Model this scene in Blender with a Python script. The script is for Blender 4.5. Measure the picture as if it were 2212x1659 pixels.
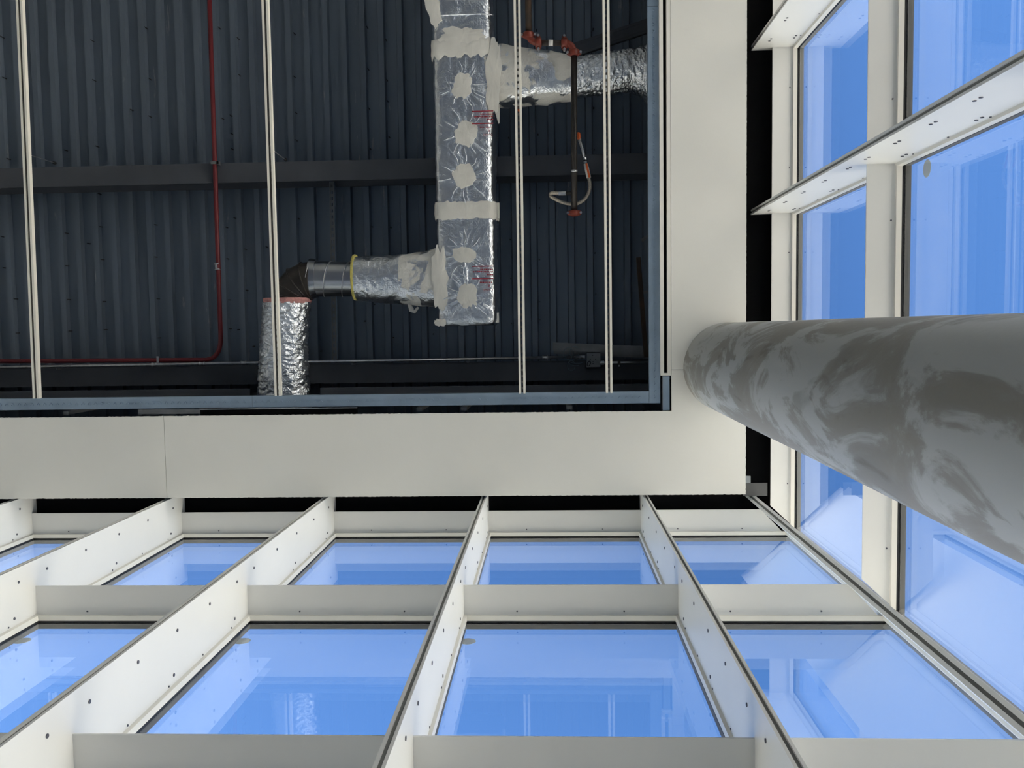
import bpy, math, random
from mathutils import Vector, Matrix, noise
random.seed(7)
for o in list(bpy.data.objects): bpy.data.objects.remove(o)
SC = bpy.context.scene
COL = SC.collection

# ------------------------------------------------------------------ camera, sky, sun, exposure
CAMZ = 1.5                       # camera height above the floor
F_PX, CX, CY = 1850.0, 1106.0, 829.5
RW = ((0.9989272700370981, 0.014893646703978901, 0.04384619098721727),     # image right
      (-0.01201180135614238, 0.9977952620947728, -0.0652712154736246),     # image down
      (-0.044721648051151364, 0.0646745253487091, 0.9969037967459589))     # view direction (almost straight up)
cam_d = bpy.data.cameras.new('camera'); cam = bpy.data.objects.new('camera', cam_d); COL.objects.link(cam)
cam_d.sensor_fit = 'HORIZONTAL'; cam_d.sensor_width = 36.0; cam_d.lens = 36.0*F_PX/2212.0
cam_d.clip_start = 0.05; cam_d.clip_end = 500
r_, d_, f_ = [Vector(v) for v in RW]
cam.matrix_world = Matrix.Translation((0, 0, CAMZ)) @ Matrix((
    (r_.x, -d_.x, -f_.x), (r_.y, -d_.y, -f_.y), (r_.z, -d_.z, -f_.z))).to_4x4()
SC.camera = cam

W = bpy.data.worlds.new('sky'); SC.world = W; W.use_nodes = True
nt = W.node_tree; nt.nodes.clear()
wo = nt.nodes.new('ShaderNodeOutputWorld'); bg = nt.nodes.new('ShaderNodeBackground')
sky = nt.nodes.new('ShaderNodeTexSky'); sky.sky_type = 'NISHITA'; sky.sun_disc = False
SUN_EL, SUN_AZ = math.radians(44), math.radians(218)      # azimuth measured from +X towards +Y: behind the hall, on the added buildings
sky.sun_elevation = SUN_EL; sky.sun_rotation = math.pi/2 - SUN_AZ
sky.altitude = 300; sky.air_density = 1.25; sky.dust_density = 0.6; sky.ozone_density = 2.6
bg.inputs['Strength'].default_value = 0.109
hs = nt.nodes.new('ShaderNodeHueSaturation'); hs.inputs['Saturation'].default_value = 1.22; hs.inputs['Hue'].default_value = 0.505
nt.links.new(sky.outputs[0], hs.inputs['Color']); nt.links.new(hs.outputs[0], bg.inputs['Color']); nt.links.new(bg.outputs[0], wo.inputs['Surface'])
sd = bpy.data.lights.new('sun', 'SUN'); sun = bpy.data.objects.new('sun', sd); COL.objects.link(sun)
sd.energy = 9.0; sd.angle = math.radians(0.53); sd.color = (1.0, 0.93, 0.82)
sdir = Vector((math.cos(SUN_EL)*math.cos(SUN_AZ), math.cos(SUN_EL)*math.sin(SUN_AZ), math.sin(SUN_EL)))
sun.rotation_euler = sdir.to_track_quat('Z', 'Y').to_euler(); sun.location = (-30, -14, 40)
SC.view_settings.view_transform = 'Standard'; SC.view_settings.look = 'None'
SC.view_settings.exposure = 1.76; SC.view_settings.gamma = 1.0; SC.view_settings.use_curve_mapping = False

# ------------------------------------------------------------------ helpers
def at(px, py, h):
    """photo pixel -> point at height h above the camera (the height comes from the thing's place in the roof)"""
    c = (px-CX, py-CY, F_PX)
    d = [sum(RW[i][k]*c[i] for i in range(3)) for k in range(3)]
    return Vector((d[0]*h/d[2], d[1]*h/d[2], h+CAMZ))

WLOC = {}
def link(name, mesh, m=None, parent=None, loc=None):
    o = bpy.data.objects.new(name, mesh)
    COL.objects.link(o)
    if m is not None and mesh is not None and not mesh.materials: mesh.materials.append(MAT[m])
    base = WLOC[parent.name] if parent is not None else Vector((0, 0, 0))
    loc = Vector(loc) if loc is not None else base.copy()
    o.location = loc - base
    if parent is not None: o.parent = parent
    WLOC[o.name] = loc
    return o
def tag(o, label=None, cat=None, group=None, kind=None):
    if label: o['label'] = label
    if cat: o['category'] = cat
    if group: o['group'] = group
    if kind: o['kind'] = kind
    return o
def empty(name, loc, label=None, cat=None, group=None, kind=None):
    o = link(name, None, None, None, loc); o.empty_display_size = 0.1
    return tag(o, label, cat, group, kind)

class MB:
    def __init__(s): s.v = []; s.f = []
    def add(s, vs, fs):
        n = len(s.v); s.v += [tuple(v) for v in vs]; s.f += [tuple(i+n for i in f) for f in fs]; return s
    def box(s, x0, x1, y0, y1, z0, z1):
        return s.add([(x0,y0,z0),(x1,y0,z0),(x1,y1,z0),(x0,y1,z0),(x0,y0,z1),(x1,y0,z1),(x1,y1,z1),(x0,y1,z1)],
                     [(0,3,2,1),(4,5,6,7),(0,1,5,4),(1,2,6,5),(2,3,7,6),(3,0,4,7)])
    def obox(s, a, b, w, h, up=(0,0,1)):
        """bar from a to b, width w (sideways), height h (up), centred"""
        a, b = Vector(a), Vector(b); t = (b-a).normalized(); sd = t.cross(Vector(up)).normalized(); u = sd.cross(t)
        vs = []
        for p in (a, b):
            for i, j in ((-1,-1),(1,-1),(1,1),(-1,1)): vs.append(p + sd*(i*w/2) + u*(j*h/2))
        return s.add(vs, [(0,1,2,3),(7,6,5,4),(0,4,5,1),(1,5,6,2),(2,6,7,3),(3,7,4,0)])
    def prism(s, poly, z0, z1):
        n = len(poly)
        return s.add([(p[0],p[1],z0) for p in poly]+[(p[0],p[1],z1) for p in poly],
                     [tuple(reversed(range(n))), tuple(range(n,2*n))]+[(i,(i+1)%n,(i+1)%n+n,i+n) for i in range(n)])
    def tube(s, path, r, n=12, cap=True):
        path = [Vector(p) for p in path]; rings = []; u = None
        rr = r if isinstance(r, (list, tuple)) else [r]*len(path)
        for i, p in enumerate(path):
            t = (path[min(i+1,len(path)-1)]-path[max(i-1,0)]).normalized()
            if u is None: u = t.orthogonal().normalized()
            u = (u - t*u.dot(t)).normalized(); w = t.cross(u)
            rings.append([p + (u*math.cos(2*math.pi*k/n)+w*math.sin(2*math.pi*k/n))*rr[i] for k in range(n)])
        return s.rings(rings, cap)
    def rings(s, rings, cap=True):
        n = len(rings[0]); base = len(s.v)
        for r in rings: s.v += [tuple(p) for p in r]
        for i in range(len(rings)-1):
            for k in range(n):
                a = base+i*n+k; b = base+i*n+(k+1)%n
                s.f.append((a, b, b+n, a+n))
        if cap:
            s.f.append(tuple(base+k for k in reversed(range(n))))
            s.f.append(tuple(base+(len(rings)-1)*n+k for k in range(n)))
        return s
    def mesh(s, name, off=(0,0,0), smooth=False):
        off = Vector(off); me = bpy.data.meshes.new(name)
        me.from_pydata([tuple(Vector(v)-off) for v in s.v], [], s.f)
        me.validate(); me.update()
        import bmesh
        bm = bmesh.new(); bm.from_mesh(me); bmesh.ops.recalc_face_normals(bm, faces=bm.faces); bm.to_mesh(me); bm.free()
        if smooth:
            for p in me.polygons: p.use_smooth = True
        return me
    def build(s, name, m, parent=None, loc=None, smooth=False):
        """vertices are in world space; the object sits at loc (or its parent's base)"""
        base = Vector(loc) if loc is not None else (WLOC[parent.name] if parent is not None else Vector((0,0,0)))
        return link(name, s.mesh(name, base, smooth), m, parent, base)

def auto_smooth(o, deg=35):
    me = o.data
    for p in me.polygons: p.use_smooth = True
    try: me.set_sharp_from_angle(angle=math.radians(deg))
    except Exception: pass
    return o
def bevel(o, w, seg=2):
    md = o.modifiers.new('bevel', 'BEVEL'); md.width = w; md.segments = seg; md.limit_method = 'ANGLE'; md.angle_limit = math.radians(40)
    return o
def spow(x, e): return math.copysign(abs(x)**e, x)
def lerp(a, b, t): return a+(b-a)*t
def nz(p, f, seed=0.0): return noise.noise(Vector(p)*f + Vector((seed, seed*1.7, -seed)))

# ------------------------------------------------------------------ materials (all procedural)
MAT = {}
def mat(name, base, rough=0.5, metal=0.0, var=0.0, vscale=3.0, bump=0.0, bscale=60.0, col2=None, spec=0.5, stretch=None, thresh=None):
    m = bpy.data.materials.new(name); m.use_nodes = True; N = m.node_tree.nodes; L = m.node_tree.links
    b = N['Principled BSDF']; b.inputs['Roughness'].default_value = rough; b.inputs['Metallic'].default_value = metal
    b.inputs['Specular IOR Level'].default_value = spec
    b.inputs['Base Color'].default_value = (*base, 1)
    tc = N.new('ShaderNodeTexCoord'); mp = N.new('ShaderNodeMapping'); L.new(tc.outputs['Object'], mp.inputs['Vector'])
    if stretch: mp.inputs['Scale'].default_value = stretch
    if var > 0 or col2:
        n = N.new('ShaderNodeTexNoise'); n.inputs['Scale'].default_value = vscale; n.inputs['Detail'].default_value = 6
        L.new(mp.outputs[0], n.inputs['Vector'])
        cr = N.new('ShaderNodeValToRGB'); L.new(n.outputs['Fac'], cr.inputs[0])
        lo, hi = thresh if thresh else (0.3, 0.7)
        cr.color_ramp.elements[0].position = lo; cr.color_ramp.elements[1].position = hi
        c2 = col2 if col2 else tuple(min(1, c*(1+var)) for c in base); c1 = base if col2 else tuple(c*(1-var) for c in base)
        cr.color_ramp.elements[0].color = (*c1, 1); cr.color_ramp.elements[1].color = (*c2, 1)
        L.new(cr.outputs[0], b.inputs['Base Color'])
    if bump > 0:
        n2 = N.new('ShaderNodeTexNoise'); n2.inputs['Scale'].default_value = bscale; n2.inputs['Detail'].default_value = 4
        L.new(mp.outputs[0], n2.inputs['Vector'])
        bp = N.new('ShaderNodeBump'); bp.inputs['Strength'].default_value = bump; bp.inputs['Distance'].default_value = 0.01
        L.new(n2.outputs['Fac'], bp.inputs['Height']); L.new(bp.outputs[0], b.inputs['Normal'])
    MAT[name] = m; return m

mat('bounce_paving', (0.38, 0.36, 0.325), 0.75, 0, 0.08, 0.4)
mat('soffit_board', (0.84, 0.835, 0.79), 0.55, 0, 0.03, 1.3, 0.05, 40)
mat('frame_paint', (0.82, 0.82, 0.80), 0.38, 0, 0.02, 2.0)
mat('bead', (0.86, 0.84, 0.78), 0.3)
mat('groove', (0.20, 0.20, 0.19), 0.6)
mat('gasket', (0.012, 0.012, 0.014), 0.6)
mat('screw_dark', (0.13, 0.13, 0.15), 0.5, 0.4)
mat('deck_metal', (0.150, 0.185, 0.235), 0.50, 0.35, 0.16, 2.2, 0.03, 90, stretch=(1.0, 0.25, 1.0))
mat('deck_screw', (0.01, 0.01, 0.012), 0.5)
mat('beam_steel', (0.075, 0.082, 0.098), 0.6, 0.1, 0.12, 4)
mat('stud_metal', (0.34, 0.44, 0.55), 0.42, 0.55, 0.10, 5, 0.04, 120)
mat('stud_dark', (0.20, 0.21, 0.22), 0.5, 0.5, 0.2, 8)
mat('channel_paint', (0.92, 0.89, 0.81), 0.45)
mat('channel_web', (0.30, 0.30, 0.29), 0.5, 0.4, 0.15, 20)
mat('bracket_grey', (0.085, 0.087, 0.09), 0.6)
mat('bracket_tab', (0.26, 0.29, 0.31), 0.5)
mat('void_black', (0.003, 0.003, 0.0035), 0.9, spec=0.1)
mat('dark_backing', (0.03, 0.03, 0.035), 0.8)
mat('red_paint', (0.17, 0.017, 0.023), 0.42)
mat('zinc', (0.55, 0.57, 0.60), 0.30, 0.9, 0.15, 40)
mat('coupling_red', (0.20, 0.032, 0.018), 0.42, 0, 0.15, 25, 0.05, 60)
mat('pipe_black', (0.030, 0.026, 0.024), 0.42, 0.3, 0.2, 20)
mat('pipe_rust', (0.030, 0.022, 0.017), 0.6, 0.2, 0, 14, col2=(0.075, 0.04, 0.022))
mat('orange', (0.62, 0.11, 0.02), 0.5)
mat('white_label', (0.80, 0.79, 0.77), 0.5)
mat('hose_braid', (0.55, 0.50, 0.42), 0.38, 0.75, 0.25, 120, 0.3, 260)
mat('mastic', (0.83, 0.815, 0.76), 0.55, 0, 0.08, 9, 0.25, 28, stretch=(1, 0.5, 1))
mat('black_tape', (0.040, 0.034, 0.030), 0.36, 0, 0.35, 12, 0.15, 30)
mat('spiral_metal', (0.55, 0.58, 0.62), 0.26, 1.0, 0.08, 6)
mat('pink_wool', (0.62, 0.30, 0.28), 0.9, 0, 0.25, 40, 0.4, 80)
mat('yellow_wool', (0.62, 0.55, 0.16), 0.9, 0, 0.2, 40, 0.3, 80)
mat('print_red', (0.36, 0.03, 0.05), 0.5)
mat('floor_concrete', (0.20, 0.20, 0.198), 0.35, 0, 0.12, 0.8, 0.02, 30)
mat('ground_paving', (0.05, 0.052, 0.045), 0.8, 0, 0.10, 0.3)
mat('stone_facade', (0.82, 0.77, 0.68), 0.7, 0, 0.05, 0.6)
mat('window_dark', (0.05, 0.06, 0.07), 0.1)
mat('plain_wall', (0.32, 0.32, 0.31), 0.7)
mat('roofing', (0.25, 0.25, 0.25), 0.9)
mat('wire', (0.16, 0.22, 0.25), 0.5)
mat('sticker', (0.42, 0.45, 0.44), 0.6)
mat('spandrel', (0.02, 0.02, 0.025), 0.4)

def concrete_column():
    m = mat('column_plaster', (0.3, 0.3, 0.29), 0.62); N = m.node_tree.nodes; L = m.node_tree.links; b = N['Principled BSDF']
    tc = N.new('ShaderNodeTexCoord'); mp = N.new('ShaderNodeMapping'); mp.inputs['Scale'].default_value = (1.6, 1.6, 0.75)
    mp.inputs['Rotation'].default_value = (0.35, 0.5, 0)
    L.new(tc.outputs['Object'], mp.inputs['Vector'])
    n1 = N.new('ShaderNodeTexNoise'); n1.inputs['Scale'].default_value = 2.2; n1.inputs['Detail'].default_value = 9; n1.inputs['Roughness'].default_value = 0.62; n1.inputs['Distortion'].default_value = 0.9
    L.new(mp.outputs[0], n1.inputs['Vector'])
    cr = N.new('ShaderNodeValToRGB'); L.new(n1.outputs['Fac'], cr.inputs[0])
    e = cr.color_ramp.elements; e[0].position = 0.44; e[0].color = (0.25, 0.24, 0.215, 1); e[1].position = 0.54; e[1].color = (0.40, 0.415, 0.41, 1)
    x = cr.color_ramp.elements.new(0.49); x.color = (0.27, 0.265, 0.245, 1)
    n2 = N.new('ShaderNodeTexNoise'); n2.inputs['Scale'].default_value = 3.6; n2.inputs['Detail'].default_value = 7; n2.inputs['Distortion'].default_value = 0.4
    L.new(mp.outputs[0], n2.inputs['Vector'])
    cr2 = N.new('ShaderNodeValToRGB'); L.new(n2.outputs['Fac'], cr2.inputs[0])
    cr2.color_ramp.elements[0].position = 0.33; cr2.color_ramp.elements[0].color = (0.72, 0.71, 0.68, 1)
    cr2.color_ramp.elements[1].position = 0.40; cr2.color_ramp.elements[1].color = (1, 1, 1, 1)
    mx = N.new('ShaderNodeMixRGB'); mx.blend_type = 'MULTIPLY'; mx.inputs[0].default_value = 1.0
    L.new(cr.outputs[0], mx.inputs[1]); L.new(cr2.outputs[0], mx.inputs[2]); L.new(mx.outputs[0], b.inputs['Base Color'])
    n3 = N.new('ShaderNodeTexNoise'); n3.inputs['Scale'].default_value = 30; L.new(tc.outputs['Object'], n3.inputs['Vector'])
    bp = N.new('ShaderNodeBump'); bp.inputs['Strength'].default_value = 0.08; bp.inputs['Distance'].default_value = 0.01
    L.new(n3.outputs['Fac'], bp.inputs['Height']); L.new(bp.outputs[0], b.inputs['Normal'])
concrete_column()

def foil_material(name, mastic=False, lo=0.44, hi=0.50, crinkle=0.27):
    """aluminium foil facing with woven scrim and creases; optionally smeared with grey mastic"""
    m = bpy.data.materials.new(name); m.use_nodes = True; N = m.node_tree.nodes; L = m.node_tree.links
    b = N['Principled BSDF']; b.inputs['Metallic'].default_value = 1.0; b.inputs['Roughness'].default_value = 0.28
    b.inputs['Base Color'].default_value = (0.88, 0.92, 0.98, 1)
    tc = N.new('ShaderNodeTexCoord')
    v = N.new('ShaderNodeTexVoronoi'); v.feature = 'DISTANCE_TO_EDGE'; v.inputs['Scale'].default_value = 17
    nd = N.new('ShaderNodeTexNoise'); nd.inputs['Scale'].default_value = 9; nd.inputs['Detail'].default_value = 5
    L.new(tc.outputs['Object'], nd.inputs['Vector'])
    ad = N.new('ShaderNodeMixRGB'); ad.inputs[0].default_value = 0.25; L.new(tc.outputs['Object'], ad.inputs[1]); L.new(nd.outputs['Color'], ad.inputs[2])
    L.new(ad.outputs[0], v.inputs['Vector'])
    n2 = N.new('ShaderNodeTexNoise'); n2.inputs['Scale'].default_value = 26; n2.inputs['Detail'].default_value = 6; n2.inputs['Distortion'].default_value = 1.2
    L.new(tc.outputs['Object'], n2.inputs['Vector'])
    w1 = N.new('ShaderNodeTexWave'); w1.inputs['Scale'].default_value = 20; w1.bands_direction = 'X'; L.new(tc.outputs['Object'], w1.inputs['Vector'])
    w2 = N.new('ShaderNodeTexWave'); w2.inputs['Scale'].default_value = 20; w2.bands_direction = 'Y'; L.new(tc.outputs['Object'], w2.inputs['Vector'])
    def mth(op, a, bb):
        q = N.new('ShaderNodeMath'); q.operation = op
        for i, s in enumerate((a, bb)):
            if isinstance(s, (int, float)): q.inputs[i].default_value = s
            else: L.new(s, q.inputs[i])
        return q.outputs[0]
    h = mth('MULTIPLY', mth('MINIMUM', v.outputs['Distance'], 0.12), 2.2)
    h = mth('ADD', h, mth('MULTIPLY', n2.outputs['Fac'], 0.9))
    h = mth('ADD', h, mth('MULTIPLY', mth('ADD', w1.outputs['Fac'], w2.outputs['Fac']), 0.05))
    bp = N.new('ShaderNodeBump'); bp.inputs['Strength'].default_value = crinkle; bp.inputs['Distance'].default_value = 0.02
    L.new(h, bp.inputs['Height']); L.new(bp.outputs[0], b.inputs['Normal'])
    if mastic:
        nm = N.new('ShaderNodeTexNoise'); nm.inputs['Scale'].default_value = 5.5; nm.inputs['Detail'].default_value = 8; nm.inputs['Distortion'].default_value = 0.6
        L.new(tc.outputs['Object'], nm.inputs['Vector'])
        cr = N.new('ShaderNodeValToRGB'); L.new(nm.outputs['Fac'], cr.inputs[0])
        cr.color_ramp.elements[0].position = lo; cr.color_ramp.elements[1].position = hi
        b2 = N.new('ShaderNodeBsdfPrincipled'); b2.inputs['Base Color'].default_value = (0.80, 0.79, 0.74, 1); b2.inputs['Roughness'].default_value = 0.5
        bp2 = N.new('ShaderNodeBump'); bp2.inputs['Strength'].default_value = 0.3; bp2.inputs['Distance'].default_value = 0.02
        L.new(n2.outputs['Fac'], bp2.inputs['Height']); L.new(bp2.outputs[0], b2.inputs['Normal'])
        ms = N.new('ShaderNodeMixShader'); L.new(cr.outputs[0], ms.inputs[0]); L.new(b.outputs[0], ms.inputs[1]); L.new(b2.outputs[0], ms.inputs[2])
        L.new(ms.outputs[0], N['Material Output'].inputs['Surface'])
    MAT[name] = m
foil_material('foil'); foil_material('foil_mastic', True, 0.45, 0.48); foil_material('foil_soft', crinkle=0.45)

def glass_material():
    """insulating glass: each face mirrors more towards grazing view, the rest passes through slightly tinted"""
    m = bpy.data.materials.new('glass'); m.use_nodes = True; N = m.node_tree.nodes; L = m.node_tree.links; N.clear()
    out = N.new('ShaderNodeOutputMaterial'); tr = N.new('ShaderNodeBsdfTransparent'); gl = N.new('ShaderNodeBsdfGlossy')
    tr.inputs['Color'].default_value = (0.94, 0.965, 0.99, 1); gl.inputs['Color'].default_value = (0.93, 0.96, 1.0, 1); gl.inputs['Roughness'].default_value = 0.0
    lw = N.new('ShaderNodeLayerWeight'); lw.inputs['Blend'].default_value = 0.5
    pw = N.new('ShaderNodeMath'); pw.operation = 'POWER'; pw.inputs[1].default_value = 4.5; L.new(lw.outputs['Facing'], pw.inputs[0])
    ma = N.new('ShaderNodeMath'); ma.operation = 'MULTIPLY_ADD'; ma.inputs[1].default_value = 0.93; ma.inputs[2].default_value = 0.07; L.new(pw.outputs[0], ma.inputs[0])
    mx = N.new('ShaderNodeMixShader'); L.new(ma.outputs[0], mx.inputs[0]); L.new(tr.outputs[0], mx.inputs[1]); L.new(gl.outputs[0], mx.inputs[2])
    L.new(mx.outputs[0], out.inputs['Surface']); MAT['glass'] = m
glass_material()

def deck_streaks():
    m = MAT['deck_metal']; N = m.node_tree.nodes; L = m.node_tree.links; b = N['Principled BSDF']
    src = b.inputs['Base Color'].links[0].from_socket
    tc = N.new('ShaderNodeNewGeometry'); mp = N.new('ShaderNodeMapping'); mp.inputs['Scale'].default_value = (9.0, 1.1, 9.0); L.new(tc.outputs['Position'], mp.inputs['Vector'])
    n = N.new('ShaderNodeTexNoise'); n.inputs['Scale'].default_value = 1.6; n.inputs['Detail'].default_value = 9; n.inputs['Roughness'].default_value = 0.65; L.new(mp.outputs[0], n.inputs['Vector'])
    cr = N.new('ShaderNodeValToRGB'); cr.color_ramp.elements[0].position = 0.655; cr.color_ramp.elements[0].color = (0,0,0,1); cr.color_ramp.elements[1].position = 0.72; cr.color_ramp.elements[1].color = (0.7,0.7,0.7,1)
    L.new(n.outputs['Fac'], cr.inputs[0])
    mx = N.new('ShaderNodeMixRGB'); L.new(cr.outputs[0], mx.inputs[0]); L.new(src, mx.inputs[1]); mx.inputs[2].default_value = (0.42, 0.42, 0.42, 1)
    L.new(mx.outputs[0], b.inputs['Base Color'])
deck_streaks()

# ------------------------------------------------------------------ main dimensions (heights h above the camera)
H_SOF = 5.90                       # underside of the soffit
H_DECK = 7.10                      # underside of the roof deck's upper flutes
H_BEAM = 6.75                      # underside of the steel beams
Zs = lambda h: h + CAMZ
SM, ST, SG = 1.190, 1.327, 1.525   # long glass wall: mullion nose, transom edge, glass (distance in +Y)
EM, ET, EG = 1.440, 1.572, 1.752   # short glass wall: the same in +X
MOD = 1.142                        # mullion module
TH = [6.170, 4.357, 2.705, 1.055, -0.595]     # underside of the transoms
ZTOP, ZBOT = Zs(6.232), 0.0
XW, YN = -9.0, -9.0                # far sides of the room

# ------------------------------------------------------------------ ground, floor, far walls, roof
g = MB().box(-150, 150, -150, 150, -0.32, -0.12).build('ground', 'ground_paving', None, (0, 0, -0.12))  # unseen ground, kept dark so little light bounces up to the transoms
tag(g, 'dark paved ground outside the glass walls', 'ground', kind='structure')
pz = MB().box(7.5, 18.9, -26, 24, -0.12, -0.06).build('bounce_strip', 'bounce_paving', None, (13, 0, -0.12))  # unseen pale strip, added to bounce sunlight up to the soffit
tag(pz, 'unseen pale paving added to bounce sunlight in through the short glass wall', 'paving', kind='structure')
fl = MB().box(XW, EG+0.05, YN, SG+0.05, -0.12, 0).build('floor', 'floor_concrete', None, (0, 0, 0))
tag(fl, 'smooth grey concrete floor of the hall', 'floor', kind='structure')
ww = MB().box(XW-0.2, XW, YN-0.2, SG+0.05, -0.12, Zs(7.2)).build('wall_west', 'plain_wall', None, (XW, -4, 0))
tag(ww, 'plain grey wall far across the hall from the short glass wall', 'wall', kind='structure')
wn = MB().box(XW, EG+0.05, YN-0.2, YN, -0.12, Zs(7.2)).build('wall_north', 'plain_wall', None, (-4, YN, 0))
tag(wn, 'plain grey wall far across the hall from the long glass wall', 'wall', kind='structure')
rf = MB().box(XW-0.4, EG+0.04, YN-0.4, SG+0.04, Zs(7.2), Zs(7.42)).build('roof', 'roofing', None, (-3.5, -3.5, Zs(7.2)))
tag(rf, 'flat roof build-up lying on the metal deck', 'roof', kind='structure')

# unseen pale buildings, added to throw side light on the mullions and the foil
def add_light_building(name, x0, x1, y0, y1, h, face, lab):
    t = empty(name, ((x0+x1)/2, (y0+y1)/2, -0.12), lab, 'building', kind='structure')
    MB().box(x0, x1, y0, y1, -0.12, h).build('facade', 'stone_facade', t)
    MB().box(x0-0.2, x1+0.2, y0-0.2, y1+0.2, h, h+0.5).build('parapet', 'stone_facade', t)
    n = int(((y1-y0) if face == 'X' else (x1-x0))/4.0); wm = None
    for i in range(n):
        for k in range(int(h/4)):
            z = 1.2+k*4
            if face == 'X': b = MB().box(x0-0.02, x0+0.1, y0+1.4+i*4, y0+2.5+i*4, z, z+1.5)
            else: b = MB().box(x0+1.4+i*4, x0+2.5+i*4, y0-0.02, y0+0.1, z, z+1.5)
            b.build('window', 'window_dark', t)
add_light_building('side_light_building', 19, 31, -26, 16, 15, 'X', 'unseen pale stone building added for side light through the short glass wall')
add_light_building('side_light_building', -30, 12, 17, 29, 8, 'Y', 'unseen pale stone building added for side light through the long glass wall')

# ------------------------------------------------------------------ roof deck: fluted sheets and screw tips
deck = empty('ceiling', (-3, -2, Zs(H_DECK)), 'dark blue-grey fluted metal roof deck with protruding screw tips', 'ceiling', kind='structure')
PITCH = 0.1524; RIB_X0 = at(66, 0, H_DECK-0.04).x
def deck_sheet_mesh():
    b = MB(); prof = []
    for i in range(6):
        x = i*PITCH
        prof += [(x-0.0222, -0.040), (x+0.0222, -0.040), (x+0.0315, 0.0), (x+PITCH-0.0315, 0.0)]
    prof.append((6*PITCH-0.0222-0.0005, -0.040))
    ys = [-6.6+i*0.99 for i in range(9)]
    n = len(prof)
    for y in ys: b.v += [(p[0], y, p[1]) for p in prof]
    for y in ys: b.v += [(p[0], y, p[1]+0.0015) for p in prof]
    m = len(ys)*n
    for j in range(len(ys)-1):
        for i in range(n-1):
            a = j*n+i
            b.f.append((a, a+n, a+n+1, a+1)); b.f.append((m+a, m+a+1, m+a+n+1, m+a+n))
    return b.mesh('deck_sheet')
dm = deck_sheet_mesh()
kx = -6
while True:
    x = RIB_X0 + (kx*6)*PITCH
    if x > 0.70: break
    if x > XW: link('deck_sheet', dm, 'deck_metal', deck, (x, 0, Zs(H_DECK)))
    kx += 1
scr = MB().tube([(0,0,0.005),(0,0,-0.04),(0,0,-0.058)], [0.0045,0.0045,0.0015], 6).mesh('deck_screw')
spots = []
spots += [(x/3.95, y/3.95) for x, y in [(1245,238),(1845,238),(2010,328),(750,348),(1280,675),(1840,650),(770,685),(2025,640),(1110,938),(1270,993),(1995,985),(1868,1012),(810,1250),(2005,1140),(2008,1270),(560,1282),(35,1357),(20,665),(15,1080),(8,315)]]
spots += [(540+x/3.95, y/3.95) for x, y in [(378,285),(975,232),(1150,340),(368,655),(985,590),(1153,683),(392,962),(1003,927),(1168,862),(372,1197),(1188,1168),(1020,1267)]]
spots += [(x/3.95, 400+y/3.95) for x, y in [(65,440),(567,410),(838,355),(1328,338),(1895,360),(2035,278),(755,497),(75,705),(572,688),(870,635),(1320,613),(1915,628),(2055,548),(97,971),(580,975),(868,992),(1348,970),(1927,980),(2065,897),(115,1262),(582,1245),(895,1232),(1340,1303),(1940,1225),(2067,1232),(820,75)]]
spots += [(540+x/3.95, 400+y/3.95) for x, y in [(412,285),(1000,355),(1200,360),(143,527),(1013,1160),(1213,1300),(595,1417),(1563,1270),(30,1375),(1020,1017)]]
spots += [(1060+x/3.95, y/3.95) for x, y in [(393,258),(835,250),(403,1147),(862,1277),(175,1175),(853,920)]]
spots += [(1060+x/3.687, 400+y/3.687) for x, y in [(388,180),(822,243),(180,432),(820,540),(388,592),(182,743),(378,930),(838,867),(380,1072),(817,1045),(190,1102)]]
for px, py in spots:
    p = at(px, py, H_DECK-0.03)
    fx = ((p.x-RIB_X0)/PITCH) % 1.0                      # screws come through the upper flutes only
    if fx < 0.27: p.x += (0.27-fx)*PITCH
    if fx > 0.73: p.x -= (fx-0.73)*PITCH
    p.z = Zs(H_DECK)
    link('deck_screw', scr, 'deck_screw', deck, p)

# ------------------------------------------------------------------ steel beams
def beam(y0px, y1px, xr, lab):
    ya, yb = at(640, y0px, H_BEAM).y, at(640, y1px, H_BEAM).y; yc = (ya+yb)/2
    x0, x1 = -7.5, xr; z0, z1 = Zs(H_BEAM), Zs(H_DECK)-0.041
    t = empty('steel_beam', (x0, yc, z0), lab, 'beam')
    MB().box(x0, x1, ya, yb, z0, z0+0.012).build('bottom_flange', 'beam_steel', t)
    MB().box(x0, x1, yc-0.005, yc+0.005, z0+0.012, z1-0.012).build('web', 'beam_steel', t)
    MB().box(x0, x1, ya, yb, z1-0.012, z1).build('top_flange', 'beam_steel', t)
beam(348.5, 391.5, 1.10, 'dark steel beam under the deck that the red pipe and the foil duct cross')
beam(790, 829, 1.10, 'dark steel beam with the thin silver conduit running along it')

# ------------------------------------------------------------------ soffit boards
XI, XO = at(1449.5, 400, H_SOF).x, at(1612, 600, H_SOF).x
YI, YO = at(700, 895.5, H_SOF).y, at(800, 1073, H_SOF).y
sof = empty('ceiling_soffit', (0.9, 0.9, Zs(H_SOF)), 'pale grey-white flat soffit band that turns the corner around the dark opening', 'soffit', kind='structure')
def ragged(a, b, amp, step=0.012, seed=0):
    """points from a to b with a torn board edge"""
    a, b = Vector((*a, 0)), Vector((*b, 0)); n = max(2, int((b-a).length/step)); out = []
    nrm = (b-a).normalized().cross(Vector((0,0,1)))
    for i in range(n+1):
        p = a.lerp(b, i/n); k = nz((p.x*1.0+seed, p.y, seed), 9)
        j = (nz((p.x, p.y, seed+3), 60) + 0.6*max(0, k))*amp if 0 < i < n else 0
        p += nrm*j; out.append((p.x, p.y))
    return out
SE1 = at(357, 985, H_SOF).x; YSEAM = at(1465, 799, H_SOF).y; G = 0.0015
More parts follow.
